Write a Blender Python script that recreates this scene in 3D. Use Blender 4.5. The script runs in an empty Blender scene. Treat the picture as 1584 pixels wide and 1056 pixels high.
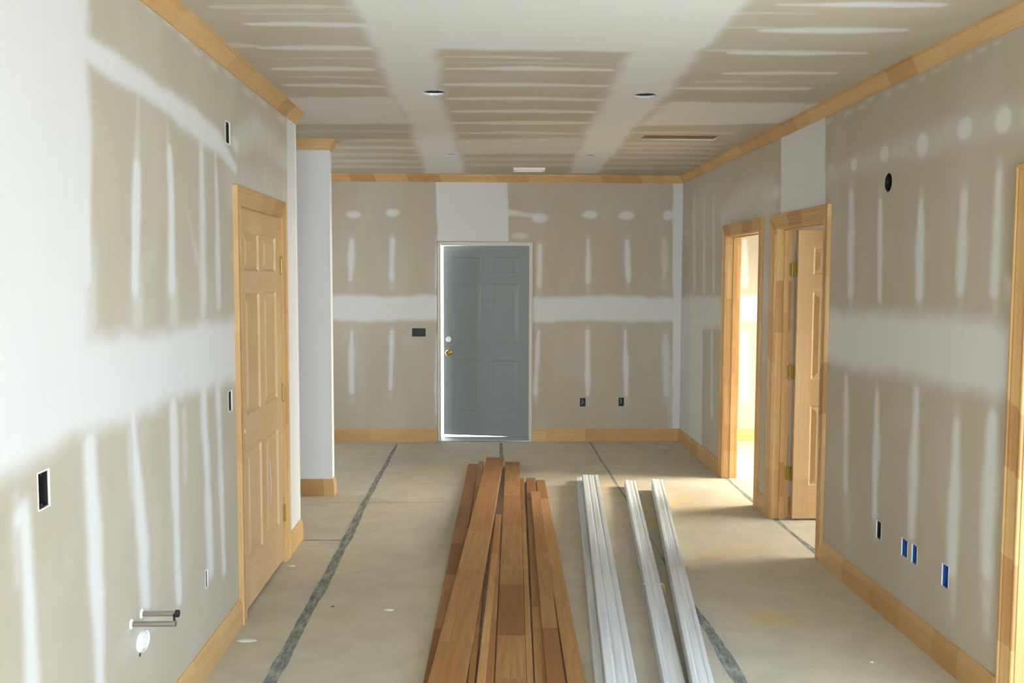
import bpy, bmesh, math, random
import numpy as np
from mathutils import Matrix, Vector
random.seed(7); RNG = np.random.default_rng(7)
scene = bpy.context.scene
COL = scene.collection

# ------------------------------------------------------------------ camera
F, YAW, PITCH, ROLL, HC = 1450.0, 0.0289, 0.0696, 0.0033, 1.7126     # focal length in pixels of a 1584 x 1056 frame
def _basis():
    fw = np.array([math.sin(YAW)*math.cos(PITCH), math.cos(YAW)*math.cos(PITCH), -math.sin(PITCH)])
    rt = np.array([math.cos(YAW), -math.sin(YAW), 0.0]); up = np.cross(rt, fw)
    return rt*math.cos(ROLL)+up*math.sin(ROLL), -rt*math.sin(ROLL)+up*math.cos(ROLL), fw
RT, UP, FW = _basis()
cam = bpy.data.objects.new('camera', bpy.data.cameras.new('camera')); COL.objects.link(cam)
cam.matrix_world = Matrix(((RT[0],UP[0],-FW[0],0),(RT[1],UP[1],-FW[1],0),(RT[2],UP[2],-FW[2],HC),(0,0,0,1)))
cam.data.sensor_width = 36; cam.data.lens = F/1584*36; cam.data.clip_start = 0.05
scene.camera = cam

# ------------------------------------------------------------------ world, lights, exposure
scene.view_settings.view_transform = 'Standard'; scene.view_settings.look = 'None'
scene.view_settings.exposure = 0.08; scene.view_settings.gamma = 1.0
scene.view_settings.use_curve_mapping = False
w = bpy.data.worlds.new('sky'); scene.world = w; w.use_nodes = True
bg = w.node_tree.nodes['Background']; bg.inputs[0].default_value = (0.80, 0.90, 1.0, 1); bg.inputs[1].default_value = 5.0

def area(name, loc, target, sx, sy, watts, color, spread=180):
    l = bpy.data.lights.new(name, 'AREA'); l.shape = 'RECTANGLE'; l.size = sx; l.size_y = sy
    l.energy = watts; l.color = color; l.spread = math.radians(spread)
    o = bpy.data.objects.new(name, l); COL.objects.link(o); o.location = loc
    o.rotation_euler = (Vector(target)-Vector(loc)).to_track_quat('-Z', 'Y').to_euler()
    return o
area('patio_daylight', (2.34, 2.05, 1.25), (-1.2, 2.3, 1.3), 2.2, 2.0, 44, (0.46, 0.72, 1.0))
area('picture_window_daylight', (0.5, -2.75, 1.5), (0.5, 3, 1.95), 2.6, 1.4, 290, (0.87, 0.945, 1.0))
area('bedroom_window_daylight', (5.25, 7.75, 1.5), (3.0, 7.9, 0.0), 1.4, 1.4, 230, (1.0, 0.90, 0.74), 110)
area('study_window_daylight', (5.25, 5.85, 1.5), (2.6, 6.0, 0.0), 1.5, 1.3, 74, (1.0, 0.95, 0.84), 100)
sun = bpy.data.objects.new('sun', bpy.data.lights.new('sun', 'SUN')); COL.objects.link(sun)      # morning sun falling through the patio door beside the camera
sun.data.energy = 10.0; sun.data.angle = 0.01; sun.data.color = (1.0, 0.98, 0.95)
sun.rotation_euler = Vector((-1.0, -0.12, -1.25)).to_track_quat('-Z', 'Y').to_euler()
area('hall_window_daylight', (-3.35, 8.5, 1.5), (0.0, 8.5, 1.3), 1.0, 1.2, 26, (0.97, 0.98, 1.0))

# ------------------------------------------------------------------ photo pixel -> point on a plane of the room
XR, XL, YB, ZC = 2.03, -1.20, 9.65, 2.74
CAM0 = np.array([0, 0, HC])
def on(ax, v, px, py):
    d = FW + RT*(px-792)/F - UP*(py-528)/F
    i = 'xyz'.index(ax); return CAM0 + d*((v-CAM0[i])/d[i])
def W(pl, px, py):
    if pl == 'L': p = on('x', XL, px, py); return p[1], p[2]
    if pl == 'R': p = on('x', XR, px, py); return p[1], p[2]
    if pl == 'B': p = on('y', YB, px, py); return p[0], p[2]
    if pl == 'C': p = on('z', ZC, px, py); return p[0], p[1]
    p = on('z', 0, px, py); return p[0], p[1]

# ------------------------------------------------------------------ materials
MATS = {}
class NT:
    def __init__(s, name):
        m = bpy.data.materials.new(name); m.use_nodes = True; s.m = m; s.t = m.node_tree
        s.b = s.t.nodes['Principled BSDF']; MATS[name] = m
    def n(s, typ, **kw):
        x = s.t.nodes.new(typ)
        for k, v in kw.items():
            if k.startswith('i_'): x.inputs[k[2:].replace('_', ' ')].default_value = v
            else: setattr(x, k, v)
        return x
    def l(s, a, b): s.t.links.new(a, b)
    def math(s, op, a, b=None, clamp=False):
        x = s.n('ShaderNodeMath', operation=op, use_clamp=clamp)
        for i, v in enumerate((a, b)):
            if v is None: continue
            if isinstance(v, (int, float)): x.inputs[i].default_value = v
            else: s.l(v, x.inputs[i])
        return x.outputs[0]
    def mix(s, fac, a, b, blend='MIX'):
        x = s.n('ShaderNodeMix', data_type='RGBA', blend_type=blend)
        for i, v in ((0, fac), (6, a), (7, b)):
            if isinstance(v, (int, float)): x.inputs[i].default_value = v
            elif isinstance(v, tuple): x.inputs[i].default_value = (*v, 1)
            else: s.l(v, x.inputs[i])
        return x.outputs[2]
    def ramp(s, fac, stops):
        x = s.n('ShaderNodeValToRGB'); e = x.color_ramp.elements
        while len(e) < len(stops): e.new(0.5)
        for i, (p, c) in enumerate(stops): e[i].position = p; e[i].color = (*c, 1)
        s.l(fac, x.inputs[0]); return x.outputs[0]
    def noise(s, vec, scale, detail=3, rough=0.5, dist=0.0):
        x = s.n('ShaderNodeTexNoise', i_Scale=scale, i_Detail=detail, i_Roughness=rough, i_Distortion=dist)
        if vec is not None: s.l(vec, x.inputs['Vector'])
        return x.outputs[0]
    def mapping(s, vec, sc, loc=(0, 0, 0)):
        x = s.n('ShaderNodeMapping'); x.inputs['Scale'].default_value = sc; x.inputs['Location'].default_value = loc
        s.l(vec, x.inputs['Vector']); return x.outputs[0]
    def bump(s, h, strength, dist):
        x = s.n('ShaderNodeBump', i_Strength=strength, i_Distance=dist); s.l(h, x.inputs['Height'])
        s.l(x.outputs[0], s.b.inputs['Normal'])
    def set(s, col=None, rough=0.6, metal=0.0, spec=None):
        if col is not None:
            if isinstance(col, tuple): s.b.inputs['Base Color'].default_value = (*col, 1)
            else: s.l(col, s.b.inputs['Base Color'])
        s.b.inputs['Roughness'].default_value = rough; s.b.inputs['Metallic'].default_value = metal
        if spec is not None: s.b.inputs['Specular IOR Level'].default_value = spec
        return s.m

PAPER, MUD = (0.475, 0.430, 0.345), (0.735, 0.735, 0.715)
def drywall(name, stretch):
    k = NT(name); at = k.n('ShaderNodeAttribute', attribute_name='mud').outputs['Fac']
    pos = k.n('ShaderNodeTexCoord').outputs['Object']
    fine = k.noise(k.mapping(pos, stretch), 1.0, 4, 0.6)            # knife strokes along the joint compound
    blot = k.noise(pos, 9.0, 3, 0.55)
    mid = k.math('MULTIPLY', at, k.math('SUBTRACT', 1.0, at)); mid = k.math('MULTIPLY', mid, 4.0)
    nz = k.math('ADD', k.math('MULTIPLY', k.math('SUBTRACT', fine, 0.5), 0.30), k.math('MULTIPLY', k.math('SUBTRACT', blot, 0.5), 1.2))
    m = k.math('ADD', at, k.math('MULTIPLY', k.math('MULTIPLY', mid, nz), 0.5), clamp=True)
    haze = k.ramp(k.noise(k.mapping(pos, tuple(1.2+0.05*c_ for c_ in stretch)), 1.0, 5, 0.62, 0.6), [(0.46, (0, 0, 0)), (0.76, (0.22, 0.22, 0.22))])   # thin sanding haze on the paper
    m = k.math('MAXIMUM', m, haze)
    big = k.noise(pos, 1.6, 2, 0.5)
    pc = k.mix(big, (0.432, 0.390, 0.305), (0.482, 0.438, 0.350))
    mc = k.mix(fine, (0.625, 0.63, 0.62), (0.675, 0.68, 0.67))
    k.bump(m, 0.25, 0.003)
    return k.set(k.mix(m, pc, mc), 0.88, spec=0.25)
drywall('drywall_vertical', (26, 26, 2.2)); drywall('drywall_across', (2.2, 26, 26))
k = NT('plain_mud'); k.set(k.mix(k.noise(None, 5, 3), (0.68, 0.695, 0.70), (0.73, 0.745, 0.75)), 0.9, spec=0.2)
k = NT('plain_wall'); k.set((0.62, 0.57, 0.47), 0.9, spec=0.2)

def wood(name, stops, blocks, grain_dark, rough=0.45, wide=0.0, vary=0.0, pale=0.14):
    """finger-jointed timber: blocks of differing tone along the piece (UV u in metres), grain along u"""
    k = NT(name); uv = k.n('ShaderNodeUVMap').outputs[0]
    rnd = k.n('ShaderNodeObjectInfo').outputs['Random']
    sep = k.n('ShaderNodeSeparateXYZ'); k.l(uv, sep.inputs[0]); u, v = sep.outputs[0], sep.outputs[1]
    off = k.math('MULTIPLY', rnd, 53.0)
    wv = k.math('ADD', k.math('MULTIPLY', u, blocks), off)
    if wide:                                                          # laminated strips across the piece as well
        wv = k.math('ADD', wv, k.math('MULTIPLY', k.math('FLOOR', k.math('MULTIPLY', v, wide)), 7.37))
    vo = k.n('ShaderNodeTexVoronoi', voronoi_dimensions='1D', i_Scale=1.0); k.l(wv, vo.inputs['W'])
    sc = k.n('ShaderNodeSeparateColor'); k.l(vo.outputs['Color'], sc.inputs[0])
    cell = sc.outputs[0]
    base = k.ramp(cell, stops)
    cmb = k.n('ShaderNodeCombineXYZ'); k.l(k.math('MULTIPLY', u, 2.6), cmb.inputs[0]); k.l(k.math('MULTIPLY', v, 55.0), cmb.inputs[1])
    k.l(k.math('ADD', k.math('MULTIPLY', cell, 31.0), off), cmb.inputs[2])
    g = k.noise(cmb.outputs[0], 1.0, 4, 0.6, 0.6)
    gr = k.ramp(g, [(0.30, (0, 0, 0)), (0.72, (1, 1, 1))])
    col = k.mix(gr, k.mix(0.55, base, grain_dark), base)
    pos = k.n('ShaderNodeTexCoord').outputs['Object']
    col = k.mix(k.math('MULTIPLY', k.noise(pos, 6, 2), pale), col, k.mix(0.5, base, (1, 0.95, 0.85)))
    if vary:
        bs = k.n('ShaderNodeMixRGB', blend_type='MULTIPLY'); bs.inputs[0].default_value = 1.0; k.l(col, bs.inputs[1]); k.l(k.ramp(rnd, [(0, (1-vary, 1-vary*1.15, 1-vary*1.3)), (1, (1.0+vary*.6, 1.0+vary*.65, 1+vary*.7))]), bs.inputs[2]); col = bs.outputs[0]
    k.bump(g, 0.08, 0.002)
    return k.set(col, rough, spec=0.35)
wood('pine_trim', [(0.0, (0.40, 0.205, 0.062)), (0.30, (0.56, 0.345, 0.125)), (0.65, (0.63, 0.42, 0.18)), (1.0, (0.50, 0.29, 0.10))], 3.0, (0.42, 0.22, 0.07))
wood('pine_door', [(0.0, (0.55, 0.37, 0.185)), (0.5, (0.64, 0.455, 0.245)), (1.0, (0.60, 0.41, 0.21))], 2.2, (0.50, 0.31, 0.14), 0.5)
wood('cedar', [(0.0, (0.34, 0.150, 0.044)), (0.35, (0.47, 0.240, 0.078)), (0.7, (0.56, 0.325, 0.122)), (1.0, (0.40, 0.185, 0.055))], 1.2, (0.21, 0.08, 0.024), 0.6, vary=0.20, pale=0.05)
wood('framing', [(0.0, (0.30, 0.17, 0.08)), (1.0, (0.42, 0.26, 0.13))], 6, (0.15, 0.08, 0.04), 0.8)
k = NT('primed_white'); uv = k.n('ShaderNodeUVMap').outputs[0]
g = k.noise(k.mapping(uv, (1.5, 90, 1)), 1.0, 3, 0.6)
k.set(k.ramp(g, [(0.3, (0.50, 0.53, 0.56)), (0.5, (0.66, 0.69, 0.71)), (0.75, (0.74, 0.76, 0.77))]), 0.5)

k = NT('concrete'); pos = k.n('ShaderNodeTexCoord').outputs['Object']
n1 = k.noise(pos, 0.9, 5, 0.6, 0.4); n2 = k.noise(pos, 5, 5, 0.65, 0.5); n3 = k.noise(pos, 60, 3, 0.6)
c = k.ramp(n1, [(0.30, (0.46, 0.42, 0.335)), (0.5, (0.55, 0.50, 0.39)), (0.70, (0.57, 0.49, 0.345))])
c = k.mix(k.ramp(n2, [(0.36, (1, 1, 1)), (0.58, (0, 0, 0))]), c, k.mix(0.38, c, (0.36, 0.335, 0.28)))
c = k.mix(k.math('MULTIPLY', n3, 0.22), c, (0.62, 0.58, 0.50))
# yellowish overspray stains lying on the slab around the white stacks
st = None
for (sx, sy, r) in ((1.45, 5.75, .55), (1.55, 7.0, .6), (1.25, 6.35, .42), (1.42, 4.55, .22), (0.62, 5.6, .25), (0.95, 7.5, .5), (-0.2, 8.3, .5)):
    gm = k.n('ShaderNodeVectorMath', operation='DISTANCE'); k.l(pos, gm.inputs[0]); gm.inputs[1].default_value = (sx, sy, 0)
    f = k.math('SUBTRACT', 1.0, k.math('DIVIDE', gm.outputs['Value'], r), clamp=True)
    st = f if st is None else k.math('MAXIMUM', st, f)
st = k.math('MULTIPLY', st, k.ramp(k.noise(pos, 3.2, 5, 0.65, 0.8), [(0.42, (0, 0, 0)), (0.62, (1, 1, 1))]), clamp=True)
c = k.mix(k.math('MULTIPLY', st, 0.75), c, (0.60, 0.44, 0.16))
k.bump(n2, 0.12, 0.004); k.set(c, 0.72, spec=0.3)
k = NT('joint_filler'); uv = k.n('ShaderNodeUVMap').outputs[0]
g = k.noise(k.mapping(uv, (9, 40, 1)), 1.0, 4, 0.7)
k.set(k.ramp(g, [(0.34, (0.11, 0.125, 0.115)), (0.50, (0.21, 0.225, 0.205)), (0.64, (0.37, 0.36, 0.31))]), 0.85)
NT('white_plaster').set((0.82, 0.82, 0.80), 0.85)
NT('pipe_metal').set((0.42, 0.38, 0.35), 0.28, 0.9)
NT('brass').set((0.55, 0.38, 0.10), 0.3, 1.0)
NT('hinge_brass').set((0.34, 0.25, 0.06), 0.42, 0.85)
k = NT('grey_steel_paint'); k.set(k.mix(k.noise(None, 3, 2), (0.20, 0.225, 0.228), (0.22, 0.247, 0.25)), 0.42)
NT('frame_cream').set((0.62, 0.60, 0.50), 0.6)
NT('black_plastic').set((0.012, 0.011, 0.012), 0.5)
NT('blue_plastic').set((0.012, 0.085, 0.36), 0.4)
NT('dark_metal').set((0.016, 0.017, 0.022), 0.5, 0.2)
NT('rust_metal').set((0.17, 0.095, 0.06), 0.6, 0.3)
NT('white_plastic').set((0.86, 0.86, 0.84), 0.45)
NT('wire_copper').set((0.55, 0.50, 0.42), 0.5)
NT('yellow_plastic').set((0.80, 0.56, 0.02), 0.45)
NT('strap_plastic').set((0.62, 0.55, 0.34), 0.5)
NT('black_rubber').set((0.02, 0.02, 0.02), 0.8)
NT('aluminium').set((0.62, 0.62, 0.60), 0.35, 0.8)
NT('outside_ground').set((0.55, 0.53, 0.50), 0.9)
k = NT('window_glass'); tr = k.n('ShaderNodeBsdfTransparent'); gl = k.n('ShaderNodeBsdfGlossy', i_Roughness=0.02)
fr = k.n('ShaderNodeLayerWeight', i_Blend=0.12); mx = k.n('ShaderNodeMixShader')
k.l(k.math('MULTIPLY', fr.outputs[1], 0.5), mx.inputs[0]); k.l(tr.outputs[0], mx.inputs[1]); k.l(gl.outputs[0], mx.inputs[2])
k.l(mx.outputs[0], k.t.nodes['Material Output'].inputs[0])
def M(n): return MATS[n]

# ------------------------------------------------------------------ object helpers
def link(name, mesh, parent=None, mw=None):
    o = bpy.data.objects.new(name, mesh); COL.objects.link(o)
    if parent is not None: o.parent = parent
    if mw is not None: o.matrix_local = mw
    return o
def tag(o, label=None, cat=None, group=None, kind=None):
    for k_, v in (('label', label), ('category', cat), ('group', group), ('kind', kind)):
        if v: o[k_] = v
    return o
def empty(name, loc=(0, 0, 0), rz=0.0):
    o = bpy.data.objects.new(name, None); COL.objects.link(o); o.location = loc; o.rotation_euler = (0, 0, rz); o.empty_display_size = 0.1
    return o
def T(x, y, z): return Matrix.Translation((x, y, z))
def R(a, ax): return Matrix.Rotation(a, 4, ax)

class MB:
    """collects faces with UVs into one mesh"""
    def __init__(s): s.v = []; s.f = []; s.uv = []; s.mi = []
    def face(s, pts, uvs=None, mi=0):
        i = len(s.v); s.v += [tuple(p) for p in pts]; s.f.append(tuple(range(i, i+len(pts)))); s.mi.append(mi)
        s.uv += list(uvs) if uvs else [(p[0], p[1]+p[2]) for p in pts]
    def prism(s, prof, x0, x1, mx=None, cap=True, sh0=0.0, sh1=0.0, mi=0):
        """profile polygon (y,z) run along x; u follows x, v the profile's outline; sh0/sh1 shear the ends by z (mitres)"""
        mx = mx or Matrix.Identity(4); n = len(prof); d = 0.0
        e0 = [mx @ Vector((x0+sh0*p[0], p[0], p[1])) for p in prof]; e1 = [mx @ Vector((x1+sh1*p[0], p[0], p[1])) for p in prof]
        for i in range(n):
            j = (i+1) % n; L = math.hypot(prof[j][0]-prof[i][0], prof[j][1]-prof[i][1])
            s.face([e0[i], e1[i], e1[j], e0[j]], [(x0, d), (x1, d), (x1, d+L), (x0, d+L)], mi); d += L
        if cap:
            s.face(e0[::-1], [(x0+p[0]*.3, p[1]) for p in prof][::-1], mi); s.face(e1, [(x1+p[0]*.3, p[1]) for p in prof], mi)
        return s
    def box(s, x0, x1, y0, y1, z0, z1, axis='x', b=0.0, mi=0, mx=None):
        """box whose grain (u) runs along the named axis; b = small chamfer along the grain"""
        if axis == 'x': a = Matrix.Identity(4); L0, L1, p0, p1, q0, q1 = x0, x1, y0, y1, z0, z1
        elif axis == 'z': a = Matrix(((0, 0, 1, 0), (0, 1, 0, 0), (1, 0, 0, 0), (0, 0, 0, 1))); L0, L1, p0, p1, q0, q1 = z0, z1, y0, y1, x0, x1
        else: a = Matrix(((0, 1, 0, 0), (1, 0, 0, 0), (0, 0, 1, 0), (0, 0, 0, 1))); L0, L1, p0, p1, q0, q1 = y0, y1, x0, x1, z0, z1
        if b: prof = [(p0+b, q0), (p1-b, q0), (p1, q0+b), (p1, q1-b), (p1-b, q1), (p0+b, q1), (p0, q1-b), (p0, q0+b)]
        else: prof = [(p0, q0), (p1, q0), (p1, q1), (p0, q1)]
        return s.prism(prof, L0, L1, (mx @ a) if mx else a, mi=mi)
    def lathe(s, prof, n=20, mx=None, mi=0):
        mx = mx or Matrix.Identity(4)
        for i in range(len(prof)-1):
            for k_ in range(n):
                a, b_ = 2*math.pi*k_/n, 2*math.pi*(k_+1)/n
                q = [(prof[i], a), (prof[i], b_), (prof[i+1], b_), (prof[i+1], a)]
                s.face([mx @ Vector((r*math.cos(t), r*math.sin(t), z)) for (r, z), t in q], mi=mi)
        return s
    def build(s, name, mats, parent=None, mw=None, smooth=False):
        me = bpy.data.meshes.new(name); me.from_pydata(s.v, [], s.f)
        uvl = me.uv_layers.new(name='UVMap'); uvl.data.foreach_set('uv', [c for p in s.uv for c in p])
        for m_ in (mats if isinstance(mats, (list, tuple)) else [mats]): me.materials.append(M(m_))
        me.polygons.foreach_set('material_index', s.mi)
        bm = bmesh.new(); bm.from_mesh(me); bmesh.ops.remove_doubles(bm, verts=bm.verts, dist=1e-5)
        bmesh.ops.recalc_face_normals(bm, faces=bm.faces); bm.to_mesh(me); bm.free()
        if smooth:
            me.polygons.foreach_set('use_smooth', [True]*len(me.polygons))
            me.set_sharp_from_angle(angle=math.radians(35))
        return link(name, me, parent, mw)

# ------------------------------------------------------------------ joint compound ("mud") painted where it was really trowelled
class Mud:
    def __init__(s, pl): s.pl = pl; s.items = []
    def poly(s, pts, soft=0.03, a=1.0, px=True):
        s.items.append(('p', np.array([W(s.pl, *p) for p in pts] if px else pts, float), soft, a)); return s
    def line(s, pts, w, soft=0.5, a=1.0, px=True):
        """stroke through pixel points, w = its width in pixels (measured across at each point)"""
        soft = min(1.0, soft*1.4)
        out = []
        for p in pts:
            ww = p[2] if len(p) > 2 else w
            c_ = np.array(W(s.pl, p[0], p[1]))
            if s.pl == 'C':
                e = np.array(W(s.pl, p[0], p[1]+ww/2))-np.array(W(s.pl, p[0], p[1]-ww/2)); out.append((*c_, abs(e[1])/2))
            else:
                e = np.array(W(s.pl, p[0]+ww/2, p[1]))-np.array(W(s.pl, p[0]-ww/2, p[1])); out.append((*c_, abs(e[0])/2))
        s.items.append(('l', np.array(out), soft, a)); return s
    def blob(s, cx, cy, wx, wy, soft=0.35, a=1.0):
        c_ = W(s.pl, cx, cy); ex = abs(W(s.pl, cx+wx/2, cy)[0]-W(s.pl, cx-wx/2, cy)[0])/2
        ey = abs(W(s.pl, cx, cy+wy/2)[1]-W(s.pl, cx, cy-wy/2)[1])/2
        s.items.append(('e', np.array([*c_, ex, ey]), soft, a)); return s
    def eval(s, u, v):
        out = np.zeros(len(u)); ss = lambda t: (lambda q: q*q*(3-2*q))(np.clip(t, 0, 1))
        wob = 0.012*np.sin(u*7.1+v*3.3)+0.009*np.sin(v*11.7-u*4.1+1.3)+0.006*np.sin(u*23+v*19)
        for kind, g, soft, a in s.items:
            if kind == 'p':
                m_ = soft+0.05; sel = np.where((u > g[:, 0].min()-m_) & (u < g[:, 0].max()+m_) & (v > g[:, 1].min()-m_) & (v < g[:, 1].max()+m_))[0]
                if not len(sel): continue
                x, y = u[sel], v[sel]; d = np.full(len(sel), 9.0); ins = np.zeros(len(sel), bool)
                for i in range(len(g)):
                    ax_, ay = g[i]; bx, by = g[(i+1) % len(g)]
                    L2 = (bx-ax_)**2+(by-ay)**2+1e-12; t = np.clip(((x-ax_)*(bx-ax_)+(y-ay)*(by-ay))/L2, 0, 1)
                    d = np.minimum(d, np.hypot(x-ax_-t*(bx-ax_), y-ay-t*(by-ay)))
                    c_ = ((ay > y) != (by > y)) & (x < (bx-ax_)*(y-ay)/(by-ay+1e-12)+ax_); ins ^= c_
                sd = np.where(ins, d, -d)+wob[sel]*min(0.6, soft/0.03)
                val = ss(sd/(2*soft)+0.5)*a
            elif kind == 'e':
                sel = np.where((abs(u-g[0]) < g[2]*1.6) & (abs(v-g[1]) < g[3]*1.6))[0]
                if not len(sel): continue
                r = np.hypot((u[sel]-g[0])/g[2], (v[sel]-g[1])/g[3])
                val = ss((1+soft-r)/(2*soft))*a
            else:
                mw_ = g[:, 2].max()*2+0.05
                sel = np.where((u > g[:, 0].min()-mw_) & (u < g[:, 0].max()+mw_) & (v > g[:, 1].min()-mw_) & (v < g[:, 1].max()+mw_))[0]
                if not len(sel): continue
                x, y = u[sel], v[sel]; best = np.full(len(sel), 9.0)
                for i in range(len(g)-1):
                    ax_, ay, aw = g[i]; bx, by, bw = g[i+1]
                    L2 = (bx-ax_)**2+(by-ay)**2+1e-12; t = np.clip(((x-ax_)*(bx-ax_)+(y-ay)*(by-ay))/L2, 0, 1)
                    d = np.hypot(x-ax_-t*(bx-ax_), y-ay-t*(by-ay))
                    best = np.minimum(best, (d+wob[sel]*0.35)/(aw+t*(bw-aw)))
                val = ss((1+soft-best)/(2*soft))*a
            out[sel] = np.maximum(out[sel], val)+np.minimum(out[sel], val)*0.15
        return np.clip(out, 0, 1)

def axis_coords(a, b, step, cuts, fine=None):
    """grid lines between a and b; fine = (lo, hi) range meshed at step, the rest coarsely; cuts are kept exactly"""
    lo, hi = fine if fine else (a, b)
    g = list(np.arange(lo, hi, step))+[hi]
    if lo > a: g += list(np.arange(a, lo, 0.25))
    if hi < b: g += list(np.arange(hi, b, 0.25))+[b]
    g = sorted(set(round(x, 5) for x in g+[a, b])); cuts = sorted(set(round(c_, 5) for c_ in cuts if a <= c_ <= b))
    keep = [x for x in g if all(abs(x-c_) > step*0.35 for c_ in cuts) or x in (round(a, 5), round(b, 5))]
    return np.array(sorted(set(keep+cuts)))

def skin(name, to3, u0, u1, v0, v1, mud, mat, holes=(), rounds=(), depth=0.016, step=0.015, fine_u=None, fine_v=None, extra=None, parent=None):
    """one plastered face: dense grid with rectangular holes (u0,u1,v0,v1,reveal?) and elliptic ones (cu,cv,ru,rv); to3(u,v,d) -> xyz"""
    sq = [(c[0]-c[2]*1.25, c[0]+c[2]*1.25, c[1]-c[3]*1.25, c[1]+c[3]*1.25) for c in rounds]
    allh = [h[:4] for h in holes]+sq
    us = axis_coords(u0, u1, step, [x for h in allh for x in h[:2]], fine_u); vs = axis_coords(v0, v1, step, [x for h in allh for x in h[2:4]], fine_v)
    U, V = np.meshgrid(us, vs, indexing='ij'); nu, nv = len(us), len(vs)
    cu, cv = (us[:-1]+us[1:])/2, (vs[:-1]+vs[1:])/2; ok = np.ones((nu-1, nv-1), bool)
    for h in allh: ok &= ~((cu[:, None] > h[0]) & (cu[:, None] < h[1]) & (cv[None, :] > h[2]) & (cv[None, :] < h[3]))
    idx = np.arange(nu*nv).reshape(nu, nv)
    I, J = np.where(ok); quads = np.stack([idx[I, J], idx[I+1, J], idx[I+1, J+1], idx[I, J+1]], 1).tolist()
    pu, pv, pd = list(U.ravel()), list(V.ravel()), [0.0]*(nu*nv); forced = {}
    def addv(u, v, d, m_=None):
        pu.append(u); pv.append(v); pd.append(d)
        if m_ is not None: forced[len(pu)-1] = m_
        return len(pu)-1
    for h in holes:
        if len(h) > 4 and h[4]:
            c4 = [(h[0], h[2]), (h[1], h[2]), (h[1], h[3]), (h[0], h[3])]
            fr_ = [addv(*c, 0.0, 1.0) for c in c4]; bk = [addv(*c, depth, 1.0) for c in c4]
            for i in range(4): quads.append([fr_[i], fr_[(i+1) % 4], bk[(i+1) % 4], bk[i]])
    for c, s_ in zip(rounds, sq):
        n = 32; ring, outer, back = [], [], []
        for i in range(n):
            a = 2*math.pi*i/n; ca, sa = math.cos(a), math.sin(a); q = 1.25/max(abs(ca), abs(sa))
            outer.append(addv(c[0]+ca*c[2]*q, c[1]+sa*c[3]*q, 0)); ring.append(addv(c[0]+ca*c[2], c[1]+sa*c[3], 0)); 
        fr_ = [addv(pu[r], pv[r], 0, 1.0) for r in ring]; back = [addv(pu[r], pv[r], depth, 1.0) for r in ring]
        for i in range(n):
            j = (i+1) % n; quads.append([ring[i], outer[i], outer[j], ring[j]]); quads.append([fr_[i], fr_[j], back[j], back[i]])
    pu, pv, pd = np.array(pu), np.array(pv), np.array(pd)
    val = mud.eval(pu, pv) if mud else np.zeros(len(pu))
    for i, m_ in forced.items(): val[i] = m_
    co = to3(pu, pv, pd); faces = quads
    if extra:                                                        # plain faces (back side, end caps) in the same mesh: list of (quad corners, mud)
        n0 = len(pu); ex = [p for q, _ in extra for p in q]; co = np.vstack([co, np.array(ex, float)])
        val = np.concatenate([val, [m_ for q, m_ in extra for _ in q]]); i = n0
        for q, _ in extra: faces.append(list(range(i, i+len(q)))); i += len(q)
    me = bpy.data.meshes.new(name); nf = len(faces)
    me.vertices.add(len(co)); me.vertices.foreach_set('co', co.astype(np.float32).ravel())
    me.loops.add(nf*4); me.loops.foreach_set('vertex_index', np.array(faces, np.int32).ravel())
    me.polygons.add(nf); me.polygons.foreach_set('loop_start', np.arange(0, nf*4, 4, dtype=np.int32)); me.polygons.foreach_set('loop_total', np.full(nf, 4, np.int32))
    at = me.attributes.new('mud', 'FLOAT', 'POINT'); at.data.foreach_set('value', val.astype(np.float32))
    me.materials.append(M(mat)); me.update(calc_edges=True); me.validate()
    return link(name, me, parent)

# ------------------------------------------------------------------ where things are in the room (metres)
Y0 = -2.6                                   # wall behind the camera
D1 = (4.625, 5.555); D2 = (6.90, 7.835); D3 = (5.575, 6.495); D4 = (0.95, 3.435)      # door openings (clear, between jambs)
DH = 2.045; CW = 0.092; JT = 0.018          # head height, casing width, jamb thickness
EX = (-0.462, 0.462); EH = 2.035            # entry door clear opening
WT = 0.105                                   # partition thickness
YE = 6.04                                   # end of the left wall
YP = 7.25                                   # stub partition
def hole(o, h=DH): return (o[0]-JT, o[1]+JT, 0.0, h+JT, False)

# ---------------- left wall
mL = Mud('L')
mL.poly([(-300, -400), (137, -400), (137, 60), (139, 250), (136, 400), (136, 527), (230, 514), (300, 503), (368, 492), (440, 480), (440, 575), (352, 594), (270, 617), (207, 644), (117, 680), (53, 715), (0, 737), (-300, 880)], 0.05)
mL.poly([(443, 100), (470, 100), (475, 900), (447, 900)], 0.012)
mL.line([(132, 74, 15), (175, 102, 16), (220, 130, 15), (260, 158, 14), (300, 188, 13), (341, 223, 10), (364, 262, 6)], 30, 0.4, 1.0)
mL.line([(365, 222, 10), (394, 200, 12), (420, 222, 11), (442, 246, 8)], 10, 0.9, 0.5)
mL.line([(360, 285), (440, 318)], 18, 0.9, 0.40).blob(420, 290, 50, 60, 0.8, 0.35)
mL.blob(364, 222, 12, 26, 0.6, 0.8)
mL.line([(134, 200, 12), (135, 430, 14)], 14, 0.5, 0.9).line([(140, 380, 20), (142, 515, 20)], 20, 0.9, 0.5)
mL.line([(214, 150, 6), (212, 258, 8)], 8, 0.9, 0.45).line([(212, 262, 11), (209, 445, 12)], 12, 0.45, 1.0).line([(212, 420, 18), (213, 495, 18)], 18, 0.9, 0.5)
mL.line([(258, 190, 4), (262, 250, 6)], 6, 0.9, 0.5).line([(262, 232, 8), (265, 300, 10), (266, 442, 11)], 10, 0.5, 0.95).line([(267, 430, 16), (270, 490, 16)], 16, 0.9, 0.55)
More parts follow.
